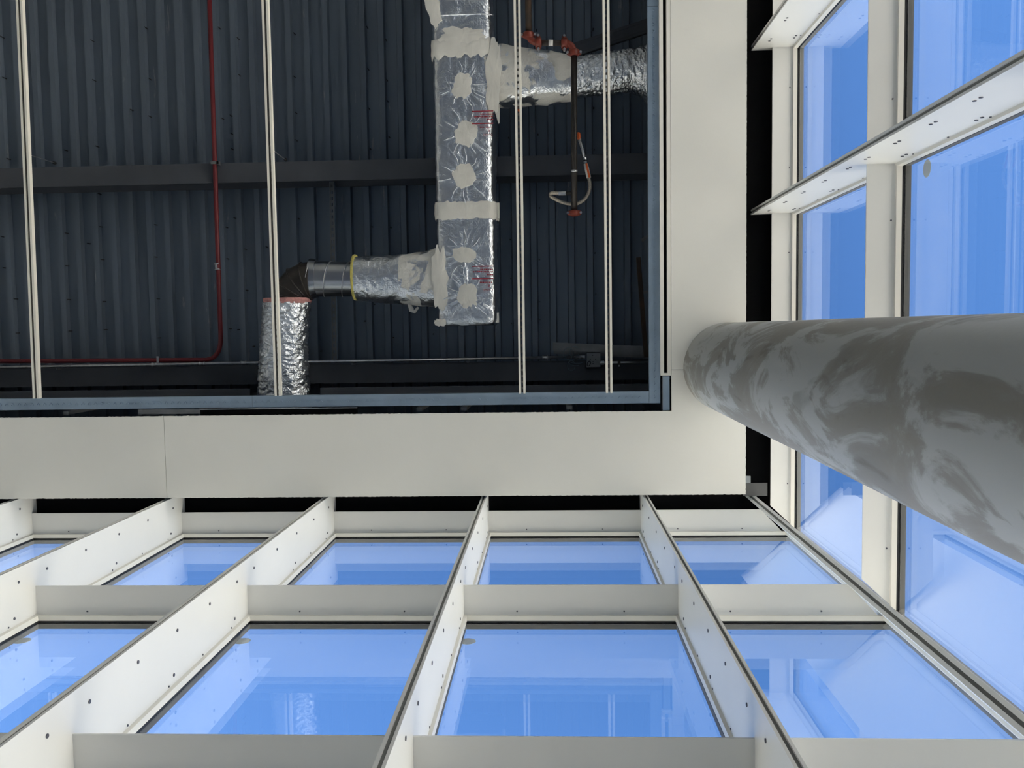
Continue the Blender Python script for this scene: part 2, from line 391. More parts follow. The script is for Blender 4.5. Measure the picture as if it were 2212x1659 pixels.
def board(poly):
    o = MB().prism(poly, Zs(H_SOF), Zs(H_SOF)+0.016).build('soffit_board', 'soffit_board', sof); return o
board(ragged((SE1-G, YI), (-8.2, YI), 0.004, seed=1) + ragged((-8.2, YO), (SE1-G, YO), 0.004, seed=2))
board(ragged((XI, YI), (SE1+G, YI), 0.0035, seed=3) + ragged((SE1+G, YO), (XO, YO), 0.003, seed=4) + ragged((XO, YO), (XO, YSEAM+G), 0.003, seed=5)[1:] + [(XI, YSEAM+G)])
board([(XI, YSEAM-G), (XI, -8.2)] + [(XO, -8.2)] + ragged((XO, -8.2), (XO, YSEAM-G), 0.002, seed=6)[1:])

# slot trim along the soffit's inner edge
sl = empty('slot_trim', (at(1437, 400, H_SOF).x, -1, Zs(H_SOF)), 'off-white metal trim with a narrow black slot along the soffit edge', 'trim')
yend = at(1437, 806, H_SOF).y; x_a, x_b, x_c, x_d = [at(p, 400, H_SOF).x for p in (1425.5, 1433.2, 1440.8, 1449.0)]
MB().box(x_a, x_b, -8.2, yend, Zs(H_SOF)+0.001, Zs(H_SOF)+0.05).build('trim_rail', 'bead', sl)
MB().box(x_c, x_d, -8.2, yend, Zs(H_SOF)+0.001, Zs(H_SOF)+0.05).build('trim_rail', 'bead', sl)
MB().box(x_a, x_d, yend, yend+0.017, Zs(H_SOF)+0.001, Zs(H_SOF)+0.05).build('end_cap', 'bead', sl)
MB().box(x_b, x_c, -8.2, yend, Zs(H_SOF)+0.04, Zs(H_SOF)+0.05).build('slot_back', 'void_black', sl)
st = empty('filler_strip', (at(1439, 850, H_SOF).x, at(1439, 850, H_SOF).y, Zs(H_SOF)), 'short blue-grey metal strip filling the soffit corner past the slot trim', 'metal strip')
a, b = at(1431.5, 813, H_SOF+0.02), at(1446.5, 886, H_SOF+0.02)
MB().box(a.x, b.x, a.y, b.y, a.z, a.z+0.004).build('strip', 'stud_metal', st)
MB().box(a.x-0.003, a.x, a.y, b.y, a.z-0.006, a.z+0.03).build('edge_lip', 'stud_dark', st)

# ------------------------------------------------------------------ galvanised stud track around the opening, with pressed chevrons
HT = H_SOF + 0.035
def track(x0, x1, y0, y1, along, lab, name='stud_track', emb=0.5):
    t = empty(name, ((x0+x1)/2, (y0+y1)/2, Zs(HT)), lab, 'metal track', 'galvanised track around the opening')
    b = MB().box(x0, x1, y0, y1, Zs(HT), Zs(HT)+0.0015)
    if along == 'X': b.box(x0, x1, y0, y0+0.0015, Zs(HT), Zs(HT)+0.035).box(x0, x1, y1-0.0015, y1, Zs(HT), Zs(HT)+0.035)
    else: b.box(x0, x0+0.0015, y0, y1, Zs(HT), Zs(HT)+0.035).box(x1-0.0015, x1, y0, y1, Zs(HT), Zs(HT)+0.035)
    b.build('channel_body', 'stud_metal', t)
    c = MB(); n = int(((x1-x0) if along == 'X' else (y1-y0))/0.0465); q = 0.0095
    for i in range(n):
        s = 0.0465*(i+0.5); m = emb
        if along == 'X':
            cx_, cy_ = x0+s, lerp(y0, y1, m); pts = [(cx_-q*1.15, cy_+q*0.7), (cx_, cy_-q*0.7), (cx_+q*1.15, cy_+q*0.7)]
        else:
            cx_, cy_ = lerp(x0, x1, m), y0+s; pts = [(cx_-q*0.7, cy_-q*1.15), (cx_+q*0.7, cy_), (cx_-q*0.7, cy_+q*1.15)]
        for k in range(2):
            c.obox((pts[k][0], pts[k][1], Zs(HT)-0.001), (pts[k+1][0], pts[k+1][1], Zs(HT)-0.002), 0.005, 0.011)
    o = c.build('pressed_chevrons', 'stud_metal', t); tag(o, kind='stuff')
    return t
YT0, YT1 = at(700, 853.0, HT).y, at(700, 879.0, HT).y
XT0, XT1 = at(1400, 400, HT).x, at(1425, 400, HT).x
XJ = at(545, 866, HT).x
track(-8.0, XJ-0.001, YT0, YT1, 'X', 'blue-grey metal track under the end of the channel farthest from the glass corner')
track(XJ+0.001, XT0-0.001, YT0, YT1, 'X', 'blue-grey metal track carrying the ends of the two slotted channels')
track(XT0, XT1, at(1410, 14, HT).y, YT1, 'Y', 'blue-grey metal track parallel to the black slot trim', emb=0.55)
track(XT0, XT1, -8.0, at(1410, 13, HT).y, 'Y', 'blue-grey metal track end lapping the one beside the slot trim', emb=0.55)
# framing above the soffit: studs and an upper track in the dark
def cstud(a, b, w, h, name, lab, grp=None, m='stud_dark', up=(0,0,1), cat='metal stud'):
    """C-shaped stud from a to b: web facing down, two flanges turned up"""
    a, b = Vector(a), Vector(b); t = (b-a).normalized(); sd = t.cross(Vector(up)).normalized(); u = sd.cross(t)
    e = empty(name, (a+b)/2, lab, cat, grp)
    MB().obox(a, b, w, 0.0025, up).build('web', m, e)
    for s in (-1, 1):
        MB().obox(a+sd*(s*w/2)+u*h/2, b+sd*(s*w/2)+u*h/2, 0.003, h, up).build('flange', m, e)
    for s in (-1, 1):
        MB().obox(a+sd*(s*w*0.30)-u*0.002, b+sd*(s*w*0.30)-u*0.002, 0.004, 0.003, up).build('stiffening_rib', m, e)
    return e
for px in (905, 1002, 1230, 700, 420, 140):
    p = at(px, 884, H_SOF+0.06); yb = lerp(YT1, YI, 0.55)
    o = MB().box(p.x-0.02, p.x+0.02, yb-0.012, yb+0.012, Zs(HT)+0.036, Zs(H_DECK)-0.05).build('hanger_stud', 'stud_dark', None, (p.x, yb, Zs(HT)))
    tag(o, 'thin upright metal stud in the dark gap between track and soffit', 'metal stud', 'uprights behind the soffit edge')
p0, p1 = at(298, 887, H_SOF+0.03), at(432, 897, H_SOF+0.03)
o = MB().box(p0.x, p1.x, YT1+0.004, YI-0.012, Zs(H_SOF)+0.03, Zs(H_SOF)+0.034).build('metal_plate', 'stud_dark', None, p0)
tag(o, 'small grey metal plate in the gap between track and soffit', 'metal plate')
p0, p1 = at(434, 886, H_SOF+0.03), at(773, 894, H_SOF+0.03)
e = empty('gap_angle', p0, 'slim dark metal angle with a bright edge lying in the gap beside the metal plate', 'metal angle')
MB().box(p0.x, p1.x, YT1+0.008, YI+0.004, Zs(H_SOF)+0.02, Zs(H_SOF)+0.023).build('leg', 'void_black', e)
MB().box(p0.x, p1.x, YT1+0.004, YT1+0.009, Zs(H_SOF)+0.012, Zs(H_SOF)+0.03).build('bright_edge', 'zinc', e)
cs_y = at(1000, 842, 6.40).y
for xa_, xb_, lab_ in ((-7.8, at(540, 850, 6.4).x, 'dim horizontal metal track behind the opening edge, red conduit side of the drooping duct'),
                       (at(692, 850, 6.4).x, XT0+0.05, 'dim horizontal metal track behind the opening edge, junction box side of the drooping duct')):
    cstud((xa_, cs_y+0.02, Zs(6.40)), (xb_, cs_y+0.02, Zs(6.40)), 0.09, 0.04, 'bulkhead_track', lab_, m='beam_steel', cat='metal track')
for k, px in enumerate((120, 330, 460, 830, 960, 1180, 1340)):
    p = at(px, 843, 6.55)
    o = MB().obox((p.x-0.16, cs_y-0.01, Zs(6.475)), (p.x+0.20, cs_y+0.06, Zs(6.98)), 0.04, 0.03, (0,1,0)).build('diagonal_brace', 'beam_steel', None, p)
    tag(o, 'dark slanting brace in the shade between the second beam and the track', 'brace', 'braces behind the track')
# dark boards and black sheets added to stand for the shade over the soffit
bl = empty('shade_backing', (0.5, 0.8, Zs(6.2)), 'added dark boards and sheets standing in for the shade above the soffit', 'bulkhead', kind='structure')
MB().box(-8.2, XI+0.05, YI+0.13, YI+0.15, Zs(H_SOF)+0.04, Zs(H_DECK)-0.05).build('shade_board', 'dark_backing', bl)
MB().box(XI+0.13, XI+0.15, -8.2, YI+0.13, Zs(H_SOF)+0.06, Zs(H_DECK)-0.05).build('shade_board', 'dark_backing', bl)
MB().box(-8.2, EG-0.012, YI+0.15, SG-0.012, Zs(6.234), Zs(6.25)).build('shade_sheet', 'void_black', bl)
MB().box(XI+0.15, EG-0.012, -8.2, YI+0.15, Zs(6.234), Zs(6.25)).build('shade_sheet', 'void_black', bl)
# brackets at the soffit corner
e = empty('corner_bracket', at(1636, 1057, H_SOF+0.03), 'grey metal bracket plates poking out at the corner of the soffit', 'bracket')
a, b = at(1605, 1043.5, H_SOF+0.03), at(1657.5, 1071, H_SOF+0.03)
MB().box(a.x, b.x, a.y, b.y, a.z, a.z+0.004).build('bracket_plate', 'bracket_grey', e)
a, b = at(1605, 1028.5, H_SOF+0.03), at(1621.5, 1043, H_SOF+0.03)
MB().box(a.x, b.x, a.y, b.y, a.z, a.z+0.01).build('bracket_tab', 'bracket_tab', e)

# ------------------------------------------------------------------ column
cc = at(1573.5, 793, H_SOF); RC = 95.5/F_PX*H_SOF
b = MB(); n = 96
rings = []
for i in range(60):
    z = i/59*Zs(H_SOF)
    rings.append([(cc.x+(RC+0.0025*nz((math.cos(a_)*1.0, math.sin(a_)*1.0, z*0.8), 1.6))*math.cos(a_), cc.y+(RC+0.0025*nz((math.cos(a_), math.sin(a_), z*0.8), 1.6))*math.sin(a_), z) for a_ in [2*math.pi*k/n for k in range(n)]])
co = b.rings(rings).build('round_column', 'column_plaster', None, (cc.x, cc.y, 0)); auto_smooth(co, 50)
tag(co, 'thick round grey plaster column with blotchy trowel marks rising to the soffit', 'column')

# ------------------------------------------------------------------ glass walls
MW = 0.036
screw_head = MB().tube([(0,0,0),(0,0,0.003)], 0.0075, 10).mesh('screw'); screw_head.materials.append(MAT['screw_dark'])
screw_small = MB().tube([(0,0,0),(0,0,0.003)], 0.0045, 8).mesh('screw'); screw_small.materials.append(MAT['screw_dark'])
def place_screw(me, parent, p, normal):
    o = link('screw', me, None, parent, p); o.rotation_euler = Vector(normal).to_track_quat('Z', 'Y').to_euler(); return o
def fin(parent, nose, tip, w, z0, z1, name='mullion'):
    """upright fin mullion: nose with a groove between two lips, tip at the glass (plan points)"""
    nose, tip = Vector((*nose, 0)), Vector((*tip, 0)); t = (tip-nose).normalized(); s = Vector((-t.y, t.x, 0))
    P = lambda d, k: nose + t*d + s*k
    D = (tip-nose).length; q = 0.007; gd = 0.008
    poly = [P(0,-w/2), P(0,-q), P(gd,-q), P(gd,q), P(0,q), P(0,w/2), P(D,w/2), P(D,-w/2)]
    m = MB().prism([(p.x, p.y) for p in reversed(poly)], z0, z1).build(name, 'frame_paint', parent)
    MB().prism([(p.x, p.y) for p in (P(gd-0.001,-q), P(gd-0.001,q), P(gd+0.0005,q), P(gd+0.0005,-q))], z0, z1).build('nose_groove', 'groove', m)
    for s_ in (-1, 1):                                   # glazing bead running down each side at the glass
        MB().prism([(p.x, p.y) for p in (P(D-0.066, s_*w/2), P(D-0.060, s_*(w/2+0.013)), P(D-0.034, s_*(w/2+0.016)), P(D-0.034, s_*w/2))], z0, z1).build('glazing_bead', 'bead', m)
    return m, t, s
def wedge(poly, h, front=0.007, back=0.060):
    """transom blade: thin at its room edge (first two points), deeper at the glass"""
    z = [front, front, back, back]
    return MB().add([(p[0], p[1], Zs(h)) for p in poly]+[(p[0], p[1], Zs(h)+z[i]) for i, p in enumerate(poly)],
                    [(3,2,1,0),(4,5,6,7),(0,1,5,4),(1,2,6,5),(2,3,7,6),(3,0,4,7)])
def pane(parent, p0, p1, out, z0, z1, sticker=None):
    """insulating glass unit between plan points p0 and p1, out = outward direction"""
    p0, p1, out = Vector((*p0,0)), Vector((*p1,0)), Vector((*out,0)); t = (p1-p0).normalized()
    g = 0.011; th = 0.028
    def slab(a, b_, za, zb, d0, d1):
        poly = [a+out*d0, b_+out*d0, b_+out*d1, a+out*d1]
        return MB().prism([(q.x, q.y) for q in poly], za, zb)
    o = slab(p0+t*g, p1-t*g, z0+g, z1-g, -0.004, th-0.004).build('pane', 'glass', parent)
    gk = MB()
    for (a, b_, za, zb) in ((p0, p1, z1-g, z1), (p0, p1, z0, z0+g), (p0, p0+t*g, z0+g, z1-g), (p1-t*g, p1, z0+g, z1-g)):
        s_ = slab(a, b_, za, zb, -0.012, th+0.004); gk.add(s_.v, s_.f)
    gk.build('gasket', 'gasket', o)
    if sticker:
        c = p0 + t*sticker[0]; c.z = z1 - sticker[1]; u = Vector((0,0,1)); r = 0.042
        d = MB().add([c+out*0.030+(t*math.cos(2*math.pi*k/20)+u*math.sin(2*math.pi*k/20))*r for k in range(20)] + [c+out*0.0295+(t*math.cos(2*math.pi*k/20)+u*math.sin(2*math.pi*k/20))*r for k in range(20)],
            [tuple(range(20)), tuple(reversed(range(20,40)))]+[(k,(k+1)%20,(k+1)%20+20,k+20) for k in range(20)])
        d.build('round_sticker', 'sticker', o)
    return o

# long glass wall (+Y side)
ws = empty('wall_south', (-2, SG, 0), 'long glass wall of white fin mullions and transoms with blue sky behind', 'glass wall', kind='structure')
MX = [0.661-MOD*k for k in range(0, 9)]                  # fin centres away from the corner
for i, x in enumerate(MX):
    m, t, s = fin(ws, (x, SM), (x, SG+0.02), MW, ZBOT, ZTOP)
    if i <= 4:
        for bay in range(3):
            z1 = Zs(TH[bay]); z0 = Zs(TH[bay+1])
            for k in range(5):
                z = z1 - 0.14 - k*(z1-z0-0.25)/4
                for sd_ in (-1, 1):
                    if (sd_ == 1) != (x < 0.1): continue          # only the faces turned to the room's middle show
                    place_screw(screw_head, m, (x+sd_*MW/2, SM+0.075, z), (sd_,0,0))
                    if k % 2 == 0: place_screw(screw_head, m, (x+sd_*MW/2, SG-0.085, z-0.05), (sd_,0,0))
                    place_screw(screw_small, m, (x+sd_*MW/2, SG-0.056, z-0.10), (sd_,0,0))
xs_edges = [EG-0.02] + MX
for j in range(len(xs_edges)-1):
    xr, xl = xs_edges[j], xs_edges[j+1]
    xa, xb = xl+MW/2, xr-(MW/2 if j else 0.0)
    for i, h in enumerate(TH):
        # at the corner the transom is mitred against the diagonal post
        if j == 0:
            poly = [(xa, ST), (1.505, ST), (1.700, SG+0.012), (xa, SG+0.012)]
            tr = wedge(poly, h).build('transom', 'frame_paint', ws)
            MB().box(xa, 1.685, SG-0.040, SG-0.013, Zs(h)-0.014, Zs(h)).build('glazing_bead', 'bead', tr)
        else:
            tr = wedge([(xa, ST), (xb, ST), (xb, SG+0.012), (xa, SG+0.012)], h).build('transom', 'frame_paint', ws)
            MB().box(xa, xb, SG-0.040, SG-0.013, Zs(h)-0.014, Zs(h)).build('glazing_bead', 'bead', tr)
        for k in range(2):
            place_screw(screw_small, tr, (lerp(xa, min(xb,1.6), 0.25+0.5*k), SG-0.060, Zs(h)), (0,0,-1))
        if i < len(TH)-1:
            pane(ws, (xa, SG), (xb if j else EG-0.03, SG), (0,1), Zs(TH[i+1])+0.060, Zs(h), sticker=(0.035, 0.19) if (i == 1 and 1 <= j <= 4) else None)
    MB().box(xa, xb, SG-0.01, SG+0.012, Zs(TH[0])+0.06, Zs(7.2)).build('spandrel_panel', 'spandrel', ws)
    MB().box(xa, xb, SG-0.03, SG+0.03, 0, Zs(TH[-1])).build('sill_panel', 'frame_paint', ws)

# short glass wall (+X side) and the diagonal corner post
we = empty('wall_east', (EG, -2, 0), 'short glass wall of white fin mullions beyond the round column', 'glass wall', kind='structure')
MY = [-0.800+MOD*(1-k) for k in range(0, 9)]             # 0.342, -0.80, -1.942 ...
for i, y in enumerate(MY):
    m, t, s = fin(we, (EM, y), (EG+0.02, y), MW, ZBOT, ZTOP)
    if 1 <= i <= 3:
        for bay in range(3):
            z1 = Zs(TH[bay]); z0 = Zs(TH[bay+1])
            for k in range(5):
                z = z1 - 0.14 - k*(z1-z0-0.25)/4
                for dz in (0, 0.045):
                    place_screw(screw_head, m, (EM+0.075, y+MW/2, z-dz), (0,1,0))
                    if k % 2 == 0: place_screw(screw_head, m, (EG-0.085, y+MW/2, z-0.05-dz), (0,1,0))
                place_screw(screw_small, m, (EG-0.056, y+MW/2, z-0.10), (0,1,0))
ys_edges = [SG-0.02] + MY
for j in range(len(ys_edges)-1):
    yb_, ya_ = ys_edges[j], ys_edges[j+1]
    ya2, yb2 = ya_+MW/2, yb_-(MW/2 if j else 0.0)
    for i, h in enumerate(TH):
        if j == 0:
            poly = [(ET, 1.300), (ET, ya2), (EG+0.012, ya2), (EG+0.012, 1.480)]
            tr = wedge(poly, h).build('transom', 'frame_paint', we)
            MB().box(EG-0.040, EG-0.013, ya2, 1.455, Zs(h)-0.014, Zs(h)).build('glazing_bead', 'bead', tr)
        else:
            tr = wedge([(ET, yb2), (ET, ya2), (EG+0.012, ya2), (EG+0.012, yb2)], h).build('transom', 'frame_paint', we)
            MB().box(EG-0.040, EG-0.013, ya2, yb2, Zs(h)-0.014, Zs(h)).build('glazing_bead', 'bead', tr)
        for k in range(2):
            place_screw(screw_small, tr, (EG-0.060, lerp(ya2, min(yb2,1.4), 0.25+0.5*k), Zs(h)), (0,0,-1))
        if i < len(TH)-1:
            pane(we, (EG, ya2), (EG, yb2 if j else SG-0.03), (1,0), Zs(TH[i+1])+0.060, Zs(h), sticker=(0.06, 0.19) if (i == 1 and j in (1, 2)) else None)
    MB().box(EG-0.01, EG+0.012, ya2, yb2, Zs(TH[0])+0.06, Zs(7.2)).build('spandrel_panel', 'spandrel', we)
    MB().box(EG-0.03, EG+0.03, ya2, yb2, 0, Zs(TH[-1])).build('sill_panel', 'frame_paint', we)
fin(we, (1.392, 1.198), (EG-0.01, SG-0.012), 0.048, ZBOT, ZTOP, 'corner_post')

# ------------------------------------------------------------------ hung channels across the opening
HC = H_SOF + 0.012
def hung_channel(pt, pb, lab):
    """channel open to below: two lips, sides and a slotted web; ends on the track"""
    x = (at(pt[0], pt[1], HC).x + at(pb[0], pb[1], HC).x)/2; xt, xb = at(pt[0], pt[1], HC).x, at(pb[0], pb[1], HC).x
    y1 = at(pb[0], pb[1], HC).y; ytop = at(pt[0], pt[1], HC).y
    k = (xb-xt)/(y1-ytop); y0 = -7.6; x0 = xb + k*(y0-y1)
    w, hh, lip, gap = 0.046, 0.034, 0.0155, 0.0
    t = empty('ceiling_channel', (xb, y1, Zs(HC)), lab, 'ceiling channel', 'channels hung across the opening')
    A = lambda s_, z: (Vector((x0+s_, y0, z)), Vector((xb+s_, y1, z)))
    for sg in (-1, 1):
        b = MB(); b.obox(*A(sg*(w/2-lip/2), Zs(HC)+0.001), lip, 0.002); b.obox(*A(sg*(w/2-0.001), Zs(HC)+hh/2), 0.002, hh)
        b.build('side_rail', 'channel_paint', t)
    web = MB(); zt = Zs(HC)+hh
    for sg in (-1, 1): web.obox(*A(sg*(w/2-0.009), zt), 0.016, 0.002)
    L_ = (y1-y0); n = int(L_/0.0425)
    for i in range(n):
        ya = y0+(i+0.02)*L_/n; yb_ = ya+0.36*L_/n
        web.obox((x0+k*(ya-y0), ya, zt), (x0+k*(yb_-y0), yb_, zt), 0.016, 0.002)
    web.build('slotted_web', 'channel_web', t)
    return t
hung_channel((40.5, 0), (77.5, 861), 'cream channel crossing the red conduit, the one farthest from the foil duct')
hung_channel((571.6, 0), (600, 855), 'cream channel passing right below the drooping foil duct')
hung_channel((1116.6, 0), (1128.2, 850), 'slotted channel passing beneath the mastic-covered duct tee')
hung_channel((1309, 0), (1316, 849), 'slotted channel beside the flexible hose, next to the slot trim')
for (a, b, lab_) in (((62, 334), (118, 352), 'thin grey rod slanting from the channel that crosses the red conduit up to the beam'),
                     ((590, 325), (617, 345), 'thin grey rod slanting from the channel below the drooping duct up to the beam')):
    pa = at(*a, H_SOF+0.05); pb = at(*b, H_BEAM+0.02)
    o = MB().tube([pa, pb], 0.0035, 8).build('hanger_rod', 'zinc', None, pa)
    MB().tube([pb-(pb-pa).normalized()*0.03, pb+(pb-pa).normalized()*0.01], 0.013, 8).build('rod_clip', 'deck_screw', o)
    tag(o, lab_, 'hanger rod', 'rods holding the channels')

# ------------------------------------------------------------------ foil-wrapped ventilation duct
HD0, HD1 = 6.30, 6.66              # underside and top of the trunk
duct = empty('ventilation_duct', at(1003, 700, HD0), 'silver foil-wrapped ventilation duct with grey mastic patches and two branches', 'duct')
TX0, TX1 = at(938.5, 400, HD0).x, at(1067.5, 400, HD0).x
TY1 = at(1003, 703, HD0).y; TY0 = at(1003, -330, HD0).y
patches = [(998, 186), (1007, 288), (1003, 381), (1003, 551), (1010, 640), (975, 60)]
PW = [at(px, py, HD0) for px, py in patches]
def trunk_disp(p):
    d = 0.0045*nz(p, 14) + 0.0030*nz(p, 38) + 0.008*nz(p, 4)
    for q in PW:
        v = Vector((p.x-q.x, p.y-q.y)); r = v.length
        if r < 0.34:
            an = math.atan2(v.y, v.x); d += 0.007*math.exp(-r/0.13)*math.sin(an*11+3*math.sin(an*3+q.y*5)) - 0.010*math.exp(-(r/0.05)**2)
    return d
def rr_ring(cx_, cz_, a, b, e, n, y):
    out = []
    for k in range(n):
        th = 2*math.pi*k/n
        out.append(Vector((cx_+a*spow(math.cos(th), e), y, cz_+b*spow(math.sin(th), e))))
    return out
def trunk():
    b = MB(); n = 150; m = 330; rings = []
    ca, cb = (TX1-TX0)/2, (HD1-HD0)/2; cx0, cz0 = (TX0+TX1)/2, Zs((HD0+HD1)/2)
    for i in range(m+1):
        y = lerp(TY0, TY1, i/m)
        end = min(1.0, (TY1-y)/0.05); sh = 1-0.10*(1-end)**2
        flare = max(0.0, (at(1003, 70, HD0).y-y)/0.45); fl_ = min(1, flare)**2
        a, bb = ca*sh*(1+0.10*fl_), cb*sh
        ring = []
        for k in range(n):
            th = 2*math.pi*(k+0.5)/n
            # square-ish parametrisation keeps points evenly spread on the flat sides
            c_, s_ = math.cos(th), math.sin(th); q = (abs(c_)**7+abs(s_)**7)**(-1/7.0)
            p = Vector((cx0-0.03*fl_+a*c_*q, y, cz0+bb*s_*q)); nrm = Vector((c_/a, 0, s_/bb)).normalized()
            ring.append(p+nrm*trunk_disp(p))
        rings.append(ring)
    o = b.rings(rings).build('trunk', 'foil', duct); auto_smooth(o, 60); return o
tk = trunk()
def blob(c, rx, ry, seed, z, m='mastic', parent=None, name='mastic_patch', jag=0.22, rot=0.0):
    """ragged brushed-on patch of mastic, slightly domed, lying on the underside"""
    n = 46; vs = [Vector((c.x, c.y, z-0.006))]
    for ringk in (0.55, 1.0):
        for k in range(n):
            a = 2*math.pi*k/n; j = 1 + jag*nz((math.cos(a)*2+seed, math.sin(a)*2, seed), 1.3) + 0.5*jag*nz((math.cos(a)*9, math.sin(a)*9+seed, seed), 1.0)
            q = (abs(math.cos(a))**3.2+abs(math.sin(a))**3.2)**(-1/3.2)
            x, y = math.cos(a)*rx*j*q*ringk, math.sin(a)*ry*j*q*ringk
            vs.append(Vector((c.x+x*math.cos(rot)-y*math.sin(rot), c.y+x*math.sin(rot)+y*math.cos(rot), z-(0.006 if ringk < 0.9 else 0.001)+0.003*nz((x*20, y*20, seed), 1))))
    for k in range(n): vs.append(vs[1+n+k]+Vector((0,0,0.010)))
    fs = [(0, 1+k, 1+(k+1)%n) for k in range(n)]
    for r0 in (1, 1+n): fs += [(r0+k, r0+n+k, r0+n+(k+1)%n, r0+(k+1)%n) for k in range(n)]
    o = MB().add(vs, fs).build(name, m, parent); auto_smooth(o, 50); return o
zb = Zs(HD0)-0.004
S = HD0/F_PX
for (c, rx, ry, sd_, rt) in ((PW[0], 19*S, 26*S, 1.3, 0.25), (PW[1], 22*S, 26*S, 4.1, 0.5), (PW[2], 24*S, 23*S, 7.7, -0.5), (PW[3], 24*S, 16*S, 2.2, 0.08), (PW[4], 21*S, 25*S, 9.4, -0.1)):
    blob(c, rx, ry, sd_, zb, 'mastic', tk, rot=rt)
def band(y0px, y1px, seed, grow=0.010, m='mastic', jag=0.012, name='mastic_band', flap=0.0):
    """brushed band wrapped around the trunk"""
    ya, yb_ = at(1003, y0px, HD0).y, at(1003, y1px, HD0).y; n = 120; rings = []
    ca, cb = (TX1-TX0)/2+grow, (HD1-HD0)/2+grow; cx0, cz0 = (TX0+TX1)/2, Zs((HD0+HD1)/2)
    for i in range(9):
        ring = []
        for k in range(n):
            th = 2*math.pi*(k+0.5)/n; c_, s_ = math.cos(th), math.sin(th); q = (abs(c_)**7+abs(s_)**7)**(-1/7.0)
            y = lerp(ya, yb_, i/8)
            edge = abs(i/8-0.5)*2; y += edge*jag*(nz((c_*6+seed, s_*6, i), 1.7)+0.6*nz((c_*20, s_*20+seed, i*0.3), 1))*(1 if i > 4 else -1)
            g_ = -0.006*(edge**4) + 0.004*nz((c_*4, s_*4, y*14+seed), 1.5)
            ring.append(Vector((cx0+(ca+g_+flap*max(0, c_)**8)*c_*q, y, cz0+(cb+g_)*s_*q)))
        rings.append(ring)
    o = MB().rings(rings, cap=False).build(name, m, tk); auto_smooth(o, 50); return o
band(435, 473, 2.0, 0.012, flap=0.012)
band(84, 122, 5.0, 0.014, jag=0.03)
blob(at(1000, 78, HD0), 44*S, 20*S, 12.1, zb-0.004, 'mastic', tk, jag=0.4, rot=0.05)
blob(at(1066, 170, HD0), 15*S, 74*S, 15.1, zb-0.003, 'mastic', tk, jag=0.35, rot=0.02)
blob(at(950, 600, HD0), 15*S, 62*S, 17.4, zb-0.003, 'mastic', tk, jag=0.35)
blob(at(951, 697, HD0), 12*S, 8*S, 19.4, zb-0.002, 'mastic', tk, jag=0.3)
blob(at(936, 20, HD0), 14*S, 30*S, 23.4, zb-0.005, 'mastic', tk, jag=0.3, rot=-0.25)
# torn tape tabs at the trunk's free edge
for (px, py, w, l) in ((1071, 686, 9, 22), (1073.5, 455, 7, 34)):
    p = at(px, py, HD0+0.12)
    o = MB().box(p.x-0.004, p.x+w*S*0.8, p.y-l*S/2, p.y+l*S/2, p.z-0.003, p.z+0.003).build('tape_tab', 'mastic', tk)
c = at(1071, 250, HD0+0.05); e_ = at(1077, 268, HD0+0.05)
MB().prism([(c.x-0.02, c.y-0.08), (c.x+0.03, c.y-0.08), (c.x+0.026, e_.y-0.01), (e_.x+0.0, e_.y)], c.z, c.z+0.004).build('tape_tab', 'mastic', tk)
# creases in the foil
def crease(pts, r, parent=tk):
    MB().tube([at(px, py, HD0)+Vector((0,0,-0.007+0.002*(i%2))) for i, (px, py) in enumerate(pts)], [r*(0.3+0.7*math.sin(math.pi*(i+0.5)/len(pts))) for i in range(len(pts))], 6).build('foil_crease', 'foil', parent, smooth=True)
crease([(947,651),(957,647),(968,643),(978,640),(988,640)], 0.007)
crease([(940,36),(960,33),(985,32),(1010,31),(1040,30),(1066,33)], 0.006)
for q, (px, py) in enumerate(patches[:5]):
    for k in range(9):
        a = 2*math.pi*k/9 + random.uniform(-.25, .25); r0 = random.uniform(24, 30); r1 = r0 + random.uniform(18, 42)
        p = [(px+math.cos(a+0.06*math.sin(s_*5))*lerp(r0, r1, s_), py+math.sin(a)*lerp(r0, r1, s_)) for s_ in (0, .25, .5, .75, 1)]
        if all(944 < x_ < 1060 and 130 < y_ < 695 for x_, y_ in p): crease(p, 0.0035)
# red print on the foil: mostly illegible small lines, one word and a capital letter (upside down to the viewer)
def text_mesh(txt, size, name):
    cu = bpy.data.curves.new('t', 'FONT'); cu.body = txt; cu.size = size; cu.extrude = 0.0006; cu.align_x = 'LEFT'
    ob = bpy.data.objects.new('t', cu); COL.objects.link(ob)
    dg = bpy.context.evaluated_depsgraph_get(); me = bpy.data.meshes.new_from_object(ob.evaluated_get(dg)); me.name = name
    bpy.data.objects.remove(ob); bpy.data.curves.remove(cu); return me
def put_text(txt, px, py, size, parent):
    p = at(px, py, HD0); me = text_mesh(txt, size, 'printed_word')
    o = link('printed_word', me, 'print_red', parent, (p.x, p.y, Zs(HD0)-0.0190))
    # readable from below, first letter towards the duct's free edge
    o.rotation_euler = Matrix(((-1,0,0),(0,1,0),(0,0,-1))).to_euler()
    return o
def dashes(px0, px1, py, hpx, parent, solid=False):
    b = MB(); x = px0
    while x < px1:
        w = (px1-px0) if solid else random.uniform(1.2, 3.2); p = at(x, py, HD0); q = at(min(x+w, px1), py+hpx, HD0)
        b.box(p.x, q.x, p.y, q.y, Zs(HD0)-0.0190, Zs(HD0)-0.0180); x += w + (0 if solid else random.uniform(0.6, 1.6))
        if solid: break
    b.build('printed_line', 'print_red', parent)
